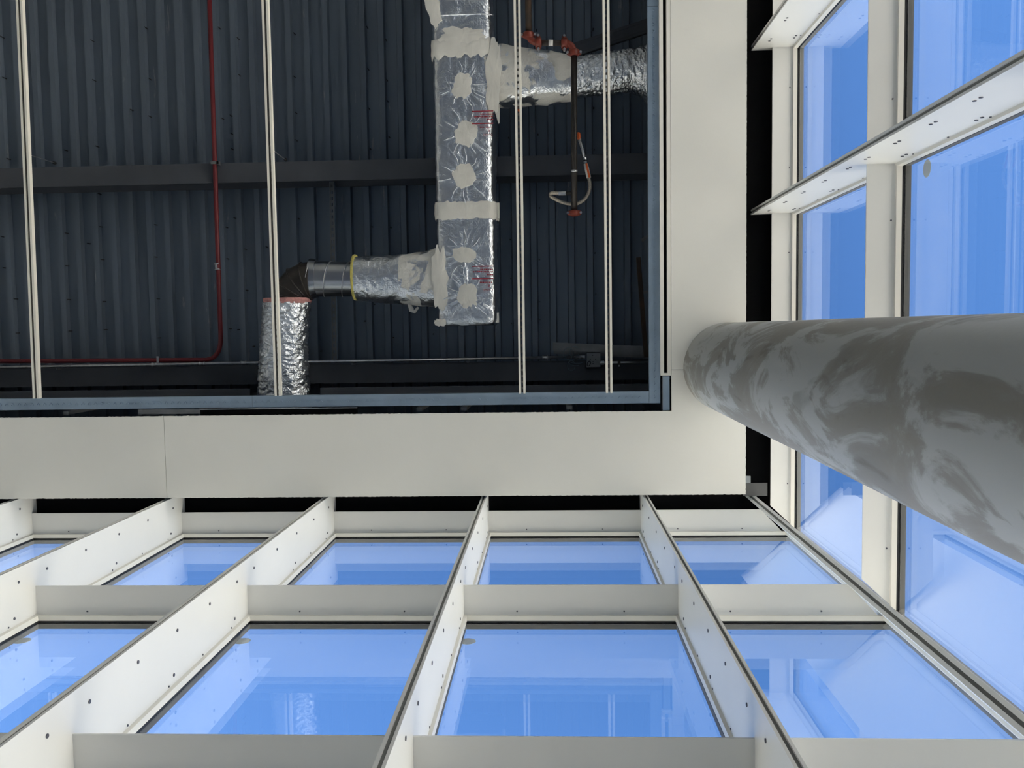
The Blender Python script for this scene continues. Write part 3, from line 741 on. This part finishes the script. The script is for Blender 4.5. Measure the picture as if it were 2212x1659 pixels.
for oy in (0, 334):
    dashes(1020, 1066, 241+oy, 1.0, tk, True); dashes(1038, 1066, 247+oy, 2.2, tk); dashes(1022, 1066, 252+oy, 2.6, tk)
    dashes(1052, 1066, 258+oy, 3.0, tk); dashes(1020, 1066, 267.5+oy, 1.1, tk, True); dashes(1037, 1064, 275+oy, 2.4, tk)
    put_text('R', 1060, 279.5+oy, 0.034, tk); put_text('Certain', 1065, 290+oy, 0.023, tk)

# lofted, wrinkled round ducts
def loft(secs, axis, n=72, sub=10, exp=2.2, amp=0.006, fr=16, ridge=0.0, cap=True):
    """secs: list of (centre Vector, half width across, half height); axis 'X' or 'Y' is the running direction"""
    rings = []
    for i in range(len(secs)-1):
        for j in range(sub + (1 if i == len(secs)-2 else 0)):
            t = j/sub; s_ = t*t*(3-2*t)*0.5 + t*0.5
            c = secs[i][0].lerp(secs[i+1][0], t); a = lerp(secs[i][1], secs[i+1][1], s_); b_ = lerp(secs[i][2], secs[i+1][2], s_); ring = []
            for k in range(n):
                th = 2*math.pi*k/n; c_, s2 = math.cos(th), math.sin(th); q = (abs(c_)**exp+abs(s2)**exp)**(-1/exp)
                d = amp*nz((c.x+c_*a, c.y+c_*a*0.3, c.z+s2*b_), fr) + 0.5*amp*nz((c.x*2, c.y*2+c_, s2*3), fr*1.3)
                run = c.x if axis == 'X' else c.y
                if ridge: d += ridge*((1-abs(nz((run*30+2.5*nz((run*4, c_*2, s2*2), 1), c_*2.6, s2*2.6), 1)))**2 - 0.4) + 0.35*ridge*nz((run*75, c_*7, s2*7), 1)
                if axis == 'X': p = Vector((c.x, c.y+(a+d)*c_*q, c.z+(b_+d)*s2*q))
                else: p = Vector((c.x+(a+d)*c_*q, c.y, c.z+(b_+d)*s2*q))
                ring.append(p)
            rings.append(ring)
    return MB().rings(rings, cap)
HB = 6.47                           # centre height of the branches
def secX(px, yt, yb_, hh):           # section of a branch running along X, outline read at its centre height
    a, b = at(px, yt, HB), at(px, yb_, HB); return ((a+b)/2, (b.y-a.y)/2, hh)
def secY(py, xl, xr, hh, h=HB):
    a, b = at(xl, py, h), at(xr, py, h); return ((a+b)/2, (b.x-a.x)/2, hh)
o = loft([secX(1050, 99, 230, .17), secX(1085, 99, 230, .17), secX(1120, 106, 228, .17), (secX(1180, 112, 223, .17)), secX(1238, 124, 217, .155)], 'X', exp=2.7, amp=0.008, fr=9, sub=14).build('tee_branch', 'foil_mastic', duct); auto_smooth(o, 60)
fx_ = loft([secX(1228, 128, 210, .14), secX(1262, 124, 207, .14), secX(1310, 116, 202, .145), secX(1365, 108, 196, .15), secX(1388, 104, 206, .165), secX(1402, 98, 224, .19), secX(1425, 98, 224, .19)], 'X', n=96, exp=2.1, amp=0.005, fr=22, ridge=0.015, sub=22).build('crinkled_branch', 'foil_soft', duct); auto_smooth(fx_, 60)
tag(fx_, 'bright crinkled foil sleeve')
o = loft([secX(950, 534, 662, .17), secX(915, 545, 662, .165), secX(880, 551, 658, .155), secX(868, 552, 657, .15)], 'X', exp=3.0, amp=0.010, fr=9, sub=12).build('mastic_collar', 'foil_mastic', duct); auto_smooth(o, 60)
p = at(893, 664, HB); MB().tube([p+Vector((-0.03,-0.03,-0.02)), p+Vector((-0.01,0.02,-0.03)), p+Vector((0.01,0.035,-0.02)), p+Vector((0.04,0.0,-0.02))], [0.012,0.02,0.014,0.01], 8).build('mastic_drip', 'mastic', duct, smooth=True)
o = loft([secX(880, 550, 657, .15), secX(820, 553, 654, .15), secX(770, 555, 648, .145), secX(765.5, 556, 646, .14)], 'X', n=90, exp=2.3, amp=0.005, fr=16, ridge=0.006, sub=22).build('wrapped_branch', 'foil', duct); auto_smooth(o, 60)
o = loft([secX(771, 551, 649, .147), secX(768.5, 550, 650, .149), secX(766, 551, 649, .147)], 'X', exp=2.3, amp=0.004, fr=20, sub=2).build('insulation_edge', 'yellow_wool', duct); tag(o, 'yellow glass wool edge'); auto_smooth(o, 60)
sec = [secX(772, 566, 641, .118), secX(670, 563, 641, .122)]
sp = loft(sec, 'X', n=80, exp=2.0, amp=0.0, sub=4).build('spiral_pipe', 'spiral_metal', duct); auto_smooth(sp, 40); tag(sp, 'bare spiral steel duct')
pts = []; c0, c1 = sec[0][0], sec[1][0]
for k in range(151):
    t = k/150; th = 2*math.pi*t*2.6+1.0; c = c0.lerp(c1, t); r_a = lerp(sec[0][1], sec[1][1], t)
    pts.append(Vector((c.x, c.y+(r_a+0.001)*math.cos(th), c.z+(r_a+0.001)*math.sin(th))))
MB().tube(pts, 0.0028, 6).build('spiral_seam', 'zinc', sp, smooth=True)
o = loft([secX(686, 560, 643, .128), secX(672, 558, 646, .134)], 'X', n=60, exp=2.0, amp=0.002, sub=3).build('metal_cuff', 'spiral_metal', duct); auto_smooth(o, 40)
# taped elbow of five gores
Cc = at(676, 655, HB); Ro = at(676, 655, HB).x - at(603, 655, HB).x; rad = 0.142
def gore(a0, a1, i):
    rings = []
    R_c = 0.175
    for a in (a0, a1):
        cen = Cc + Vector((-math.sin(a)*R_c, -math.cos(a)*R_c, 0)); u = Vector((-math.sin(a), -math.cos(a), 0)); ring = []
        for k in range(48):
            th = 2*math.pi*k/48; q = 1+0.03*nz((math.cos(th)*2+i, math.sin(th)*2, a), 1)
            ring.append(cen + u*(rad*q*math.cos(th)) + Vector((0,0,rad*q*math.sin(th))))
        rings.append(ring)
    mid = []
    o_ = MB().rings(rings).build('taped_gore', 'black_tape', duct); auto_smooth(o_, 40); return o_
angs = [0, .26, .62, .98, 1.32, 1.58]
for i in range(5): gore(angs[i]-0.02, angs[i+1]+0.02, i*3.3)
# tape laps standing proud between gores
for a in angs[1:5]:
    ring = []
    for k in range(41):
        th = 2*math.pi*k/40; u = Vector((-math.sin(a), -math.cos(a), 0))
        ring.append(Cc + u*(0.175+(rad+0.003)*math.cos(th)) + Vector((0,0,(rad+0.003)*math.sin(th))))
    MB().tube(ring, 0.006, 6).build('tape_lap', 'black_tape', duct, smooth=True)
HV = 6.43
o = loft([secY(644, 572, 668, .155, HV), secY(650, 571, 669, .16, HV), secY(656, 573, 667, .155, HV)], 'Y', exp=2.3, amp=0.012, fr=26, sub=4).build('insulation_end', 'pink_wool', duct); tag(o, 'pink glass wool edge'); auto_smooth(o, 60)
o = loft([secY(653, 571, 668, .155, HV), secY(700, 569, 664, .16, HV), secY(745, 565, 661, .16, HV), secY(800, 562, 664, .16, HV), secY(862, 560, 668, .16, HV), secY(905, 558, 670, .16, HV)], 'Y', n=96, exp=2.15, amp=0.006, fr=20, ridge=0.014, sub=28).build('drooping_branch', 'foil_soft', duct); auto_smooth(o, 60); tag(o, 'crinkled foil sleeve')

# ------------------------------------------------------------------ sprinkler pipe with red couplings and flexible hose
HP = 6.19
spk = empty('sprinkler_pipe', at(1240, 455, HP), 'black sprinkler pipe with red couplings hanging beneath the duct branch', 'pipe')
V = lambda px, py, h=HP: at(px, py, h)
RP = 0.0225
MB().tube([V(1139, -140), V(1142, 72)], RP*0.98, 16).build('rusty_pipe', 'pipe_rust', spk, smooth=True)
MB().tube([V(1160, 92.5), V(1222, 93)], RP*0.9, 16).build('cross_pipe', 'pipe_black', spk, smooth=True)
MB().tube([V(1185, 92.6), V(1194.5, 92.6)], RP*0.95, 16).build('paper_wrap', 'white_label', spk, smooth=True)
MB().tube([V(1240, 112), V(1240.5, 458)], RP, 16).build('drop_pipe', 'pipe_black', spk, smooth=True)
MB().tube([V(1240.3, 367.5), V(1240.3, 372)], RP+0.0015, 16).build('bright_ring', 'zinc', spk, smooth=True)
def arc(p0, pc, p1, n=8):
    return [((1-t)**2)*p0+2*t*(1-t)*pc+t*t*p1 for t in [i/n for i in range(n+1)]]
o = MB().tube(arc(V(1142, 72), V(1143, 92.5), V(1168, 92.5)), 0.0245, 14).build('elbow', 'coupling_red', spk, smooth=True)
o = MB().tube(arc(V(1216, 93), V(1240, 93), V(1240, 120)), 0.0245, 14).build('elbow', 'coupling_red', spk, smooth=True)
def coupling(c, ax):
    """grooved coupling: rounded housing with two bolted ears across the pipe"""
    ax = Vector(ax).normalized(); sd_ = ax.cross(Vector((0,0,1))).normalized()
    L_ = 0.022; cp = MB().tube([c-ax*L_, c-ax*L_*0.8, c+ax*L_*0.8, c+ax*L_], [0.030,0.036,0.036,0.030], 18)
    for s_ in (-1, 1): cp.tube([c+sd_*s_*0.026-ax*0.0, c+sd_*s_*0.050], [0.022, 0.012], 10)
    o = cp.build('coupling', 'coupling_red', spk, smooth=True)
    for s_ in (-1, 1):
        q = c+sd_*s_*0.046
        MB().tube([q+Vector((0,0,-0.024)), q+Vector((0,0,0.02))], 0.0085, 8).build('bolt', 'zinc', o)
coupling(V(1141.5, 76), V(1142, 72)-V(1139, -140)); coupling(V(1163, 92.5), (1,0,0))
coupling(V(1219, 93), (1,0,0)); coupling(V(1240, 114), (0,1,0))
e = V(1240.5, 460); cap = MB().tube([e+Vector((0,-.02,0)), e+Vector((0,-.012,0)), e+Vector((0,.012,0)), e+Vector((0,.022,0))], [.028,.037,.037,.026], 18)
for s_ in (-1, 1): cap.tube([e+Vector((s_*.02,0,0)), e+Vector((s_*.050,0,0))], [.024, .012], 10)
cap = cap.build('end_cap', 'coupling_red', spk, smooth=True)
for s_ in (-1, 1): MB().tube([e+Vector((s_*.046,0,-.026)), e+Vector((s_*.046,0,.02))], .0085, 8).build('bolt', 'zinc', cap)
# flexible hose looping behind the pipe
HH = 6.245
hp = [(1272,385),(1274.5,398),(1273,412),(1267,425),(1257,435),(1244,440.5),(1230,440.5),(1215,437),(1202,431.5),(1192,426),(1188.5,421),(1191.5,417.3),(1198,417),(1207,418)]
cr_ = []
P_ = [at(x, y, HH - (0.03 if i > 10 else 0)) for i, (x, y) in enumerate(hp)]
for i in range(len(P_)-1):
    a_, b_, c_, d2 = P_[max(i-1,0)], P_[i], P_[i+1], P_[min(i+2,len(P_)-1)]
    for j in range(5):
        t = j/5; cr_.append(0.5*((2*b_)+(c_-a_)*t+(2*a_-5*b_+4*c_-d2)*t*t+(-a_+3*b_-3*c_+d2)*t**3))
cr_.append(P_[-1])
hose = MB().tube(cr_, 0.0125, 14).build('flexible_hose', 'hose_braid', spk, smooth=True); tag(hose, 'braided steel flexible hose')
MB().tube([at(1252,303,HH), at(1257.5,320,HH), at(1262.5,341,HH)], 0.0105, 12).build('hose_tail', 'zinc', hose, smooth=True)
MB().tube([at(1263,340.5,HH), at(1263.6,345.5,HH)], 0.0135, 8).build('hose_nut', 'zinc', hose)
MB().tube([at(1263.6,345.5,HH), at(1264,348,HH)], 0.0125, 12).build('hose_seal', 'gasket', hose)
MB().tube([at(1264,348,HH), at(1264.8,353.5,HH)], 0.0135, 12).build('hose_nut', 'zinc', hose)
a, b = at(1265.2,354,HH), at(1272,384.5,HH); dv = (b-a).normalized(); sv = dv.cross(Vector((0,0,1)))
MB().tube([a, b], 0.0165, 14).build('warning_sleeve', 'white_label', hose, smooth=True)
MB().obox(a+sv*0.004+Vector((0,0,-0.0155)), b+sv*0.004+Vector((0,0,-0.0155)), 0.0145, 0.004).build('orange_stripe', 'orange', hose)
MB().tube([at(1249.5,286,HH), at(1250,290,HH), at(1250.5,298,HH), at(1251,301,HH)], [0.009,0.0135,0.0135,0.010], 12).build('orange_cap', 'orange', hose, smooth=True)
MB().tube([at(1252.3,299,HH), at(1254,302,HH)], 0.006, 8).build('cap_bead', 'bead', hose)
MB().tube([at(1206.5,418,HH-.03), at(1212,418,HH-.03), at(1213,418,HH-.03), at(1222.5,417.5,HH-.03)], [0.0145,0.0145,0.016,0.016], 8).build('hose_nut', 'zinc', hose)
MB().tube([at(1222,417.5,HH-.03), at(1240,417.5,HP)], 0.0145, 12).build('outlet_stub', 'pipe_black', spk, smooth=True)
# small orange pipe end under the tee
p = at(1123.5, 238, 6.25)
o = MB().tube([p+Vector((-0.02,-0.02,0.02)), p, p+Vector((0.004,0.022,-0.004))], [0.016,0.015,0.007], 10).build('orange_plug', 'orange', None, p, smooth=True)
tag(o, 'small orange plug below the corner of the mastic-covered tee', 'plug')

# ------------------------------------------------------------------ conduits
HR = H_BEAM - 0.022
red = empty('red_conduit', at(476, 742, HR), 'dark red conduit running along the deck and bending at a right angle', 'conduit')
A, B, C_, D_ = at(448, -130, HR), at(476.5, 728, HR), at(476.5, 779, HR), at(442, 777.5, HR)
E_ = at(-420, 783, HR)
bend = arc(B, at(477.5, 776.5, HR), D_, 10)
MB().tube([A] + bend + [E_], 0.0178, 14).build('conduit_pipe', 'red_paint', red, smooth=True)
for (px, py, ax) in ((469.7, 576, (0.05,1,0)), (465, 352, None), (343, 778, None)):
    c = at(px, py, HR)
    if ax:
        ax = Vector(ax).normalized(); cp = MB().tube([c-ax*.026, c-ax*.018, c-ax*.016, c+ax*.016, c+ax*.018, c+ax*.026], [.023,.023,.0195,.0195,.023,.023], 14).build('coupling', 'zinc', red, smooth=True)
    elif py < 500:
        MB().box(c.x-.028, c.x+.034, c.y-.012, c.y+.012, c.z-.021, c.z-.018).box(c.x+.018, c.x+.034, c.y-.012, c.y+.018, c.z-.021, c.z+.02).build('pipe_strap', 'stud_dark', red)
    else:
        MB().box(c.x-.009, c.x+.009, c.y-.032, c.y+.032, c.z-.021, c.z-.018).build('pipe_strap', 'zinc', red)
HZ = H_BEAM - 0.060
s1 = empty('silver_conduit', at(0, 793, HZ), 'thin silver conduit along the second beam, passing behind the foil duct', 'conduit')
sa, sb = at(-420, 801, HZ), at(1262, 771, HZ)
MB().tube([sa, sb], 0.0122, 12).build('conduit_pipe', 'zinc', s1, smooth=True)
dv = (sb-sa).normalized()
for px in (333, 436, 526, 1178, 1258):
    t = (at(px, 780, HZ).x-sa.x)/(sb.x-sa.x); c = sa.lerp(sb, t)
    MB().tube([c-dv*.022, c-dv*.014, c-dv*.012, c+dv*.012, c+dv*.014, c+dv*.022], [.0175,.0175,.0145,.0145,.0175,.0175], 10).build('coupling', 'zinc', s1, smooth=True)
for px in (120, 760, 1010):
    t = (at(px, 780, HZ).x-sa.x)/(sb.x-sa.x); c = sa.lerp(sb, t)
    MB().box(c.x-.008, c.x+.008, c.y-.002, c.y+.03, c.z+.010, Zs(H_BEAM)).build('hanger_clip', 'stud_dark', s1)
s2 = empty('short_conduit', at(1350, 783, HZ), 'short thin conduit on the other side of the junction box', 'conduit')
ca_, cb_ = at(1295, 784, HZ), at(1410, 782, HZ)
MB().tube([ca_, cb_], 0.0115, 12).build('conduit_pipe', 'zinc', s2, smooth=True)
c = at(1337, 783.3, HZ); MB().box(c.x-.011, c.x+.011, c.y-.022, c.y+.030, c.z-.016, c.z-.012).build('pipe_strap', 'pipe_black', s2)
MB().tube([c+Vector((0,.024,-.02)), c+Vector((0,.024,-.01))], .007, 8).build('strap_bolt', 'zinc', s2)
c = at(1301, 783.8, HZ); MB().tube([c-Vector((.014,0,0)), c+Vector((.014,0,0))], .0175, 8).build('connector', 'zinc', s2)
jb = empty('junction_box', at(1282, 778, 6.66), 'square grey metal junction box between two conduits', 'junction box')
a, b = at(1266.5, 762, 6.68), at(1297.5, 793.5, 6.68)
bo = MB().box(a.x, b.x, a.y, b.y, Zs(6.68), Zs(6.735)).build('box_body', 'stud_dark', jb); bevel(bo, 0.004)
for (px, py) in ((1280.5,767.5),(1275,776.5),(1286.5,776),(1281,781.5),(1281,785.5)):
    q = at(px, py, 6.68); MB().tube([q+Vector((0,0,-.001)), q+Vector((0,0,.002))], .0035, 8).build('knockout', 'void_black', jb)
q = at(1272, 785.5, 6.68); ring = [q+Vector((math.cos(t)*.012-math.sin(t)*.006, math.sin(t)*.019, -.001)) for t in [2*math.pi*k/20 for k in range(21)]]
MB().tube(ring, .0022, 6).build('knockout_ring', 'void_black', jb)
wq = at(1232, 770, 6.70)
lw_ = empty('loose_wire', wq, 'thin loops of loose wire dangling beside the junction box', 'wire')
for (cx_, cy_, ra, rb, a0, a1) in ((1228,764,11,13,0,6.2),(1241,760,10,12,.4,5.6),(1234,790,8,11,.2,6.0),(1246,776,20,9,.6,2.6),(1243,782,14,8,1.0,3.0)):
    MB().tube([at(cx_+ra*math.cos(lerp(a0,a1,k/24)), cy_+rb*math.sin(lerp(a0,a1,k/24)), 6.63+0.01*math.sin(k*.5)) for k in range(25)], 0.0022, 6).build('wire_loop', 'wire', lw_, smooth=True)

# ------------------------------------------------------------------ loose studs, straps and struts near the deck
cstud(at(1215, 116, 6.72), at(1425, 46, 6.72), 0.098, 0.04, 'metal_stud', 'dark metal stud slanting up behind the crinkled foil branch', m='beam_steel')
cstud(at(1194, 748, 6.66), at(1410, 757.5, 6.66), 0.058, 0.035, 'metal_stud', 'dull metal stud lying beside the junction box, the wider of two')
cstud(at(1196, 760.5, 6.76), at(1410, 770, 6.76), 0.026, 0.03, 'metal_stud', 'narrow metal stud just under the wider one, beside the junction box')
o = cstud(at(1379, 556, 6.5), at(1396, 772, 6.5), 0.030, 0.02, 'hanger_strap', 'dark narrow strap leaning behind the track near the slot trim', m='pipe_rust', cat='metal strap')
cstud(at(1386, 520, 6.45), at(1402, 508, 6.45), 0.022, 0.015, 'stud_offcut', 'short stud offcut touching the leaning strap near its top', cat='metal stud')
cstud(at(1390, 631, 6.45), at(1402, 631, 6.45), 0.018, 0.015, 'stud_offcut', 'short stud offcut halfway down the leaning strap', cat='metal stud')
p0, p1 = at(716.5, 392, 6.98), at(722.5, 776, 6.98)
e = empty('slotted_strut', p0, 'grey slotted strut hanging under the deck behind the spiral duct', 'strut')
b = MB(); k_ = (p1.x-p0.x)/(p1.y-p0.y); L_ = p1.y-p0.y
for sg in (-1, 1): b.obox(p0+Vector((sg*.0135,0,0)), p1+Vector((sg*.0135,0,0)), .012, .003)
n = 29
for i in range(n):
    ya = p0.y+i*L_/n; b.obox((p0.x+k_*(ya-p0.y), ya, p0.z), (p0.x+k_*(ya+.5*L_/n-p0.y), ya+.5*L_/n, p0.z), .016, .003)
b.build('slotted_face', 'stud_dark', e)
for sg in (-1, 1): MB().obox(p0+Vector((sg*.0195,0,.02)), p1+Vector((sg*.0195,0,.02)), .002, .04).build('side_wall', 'stud_metal', e)
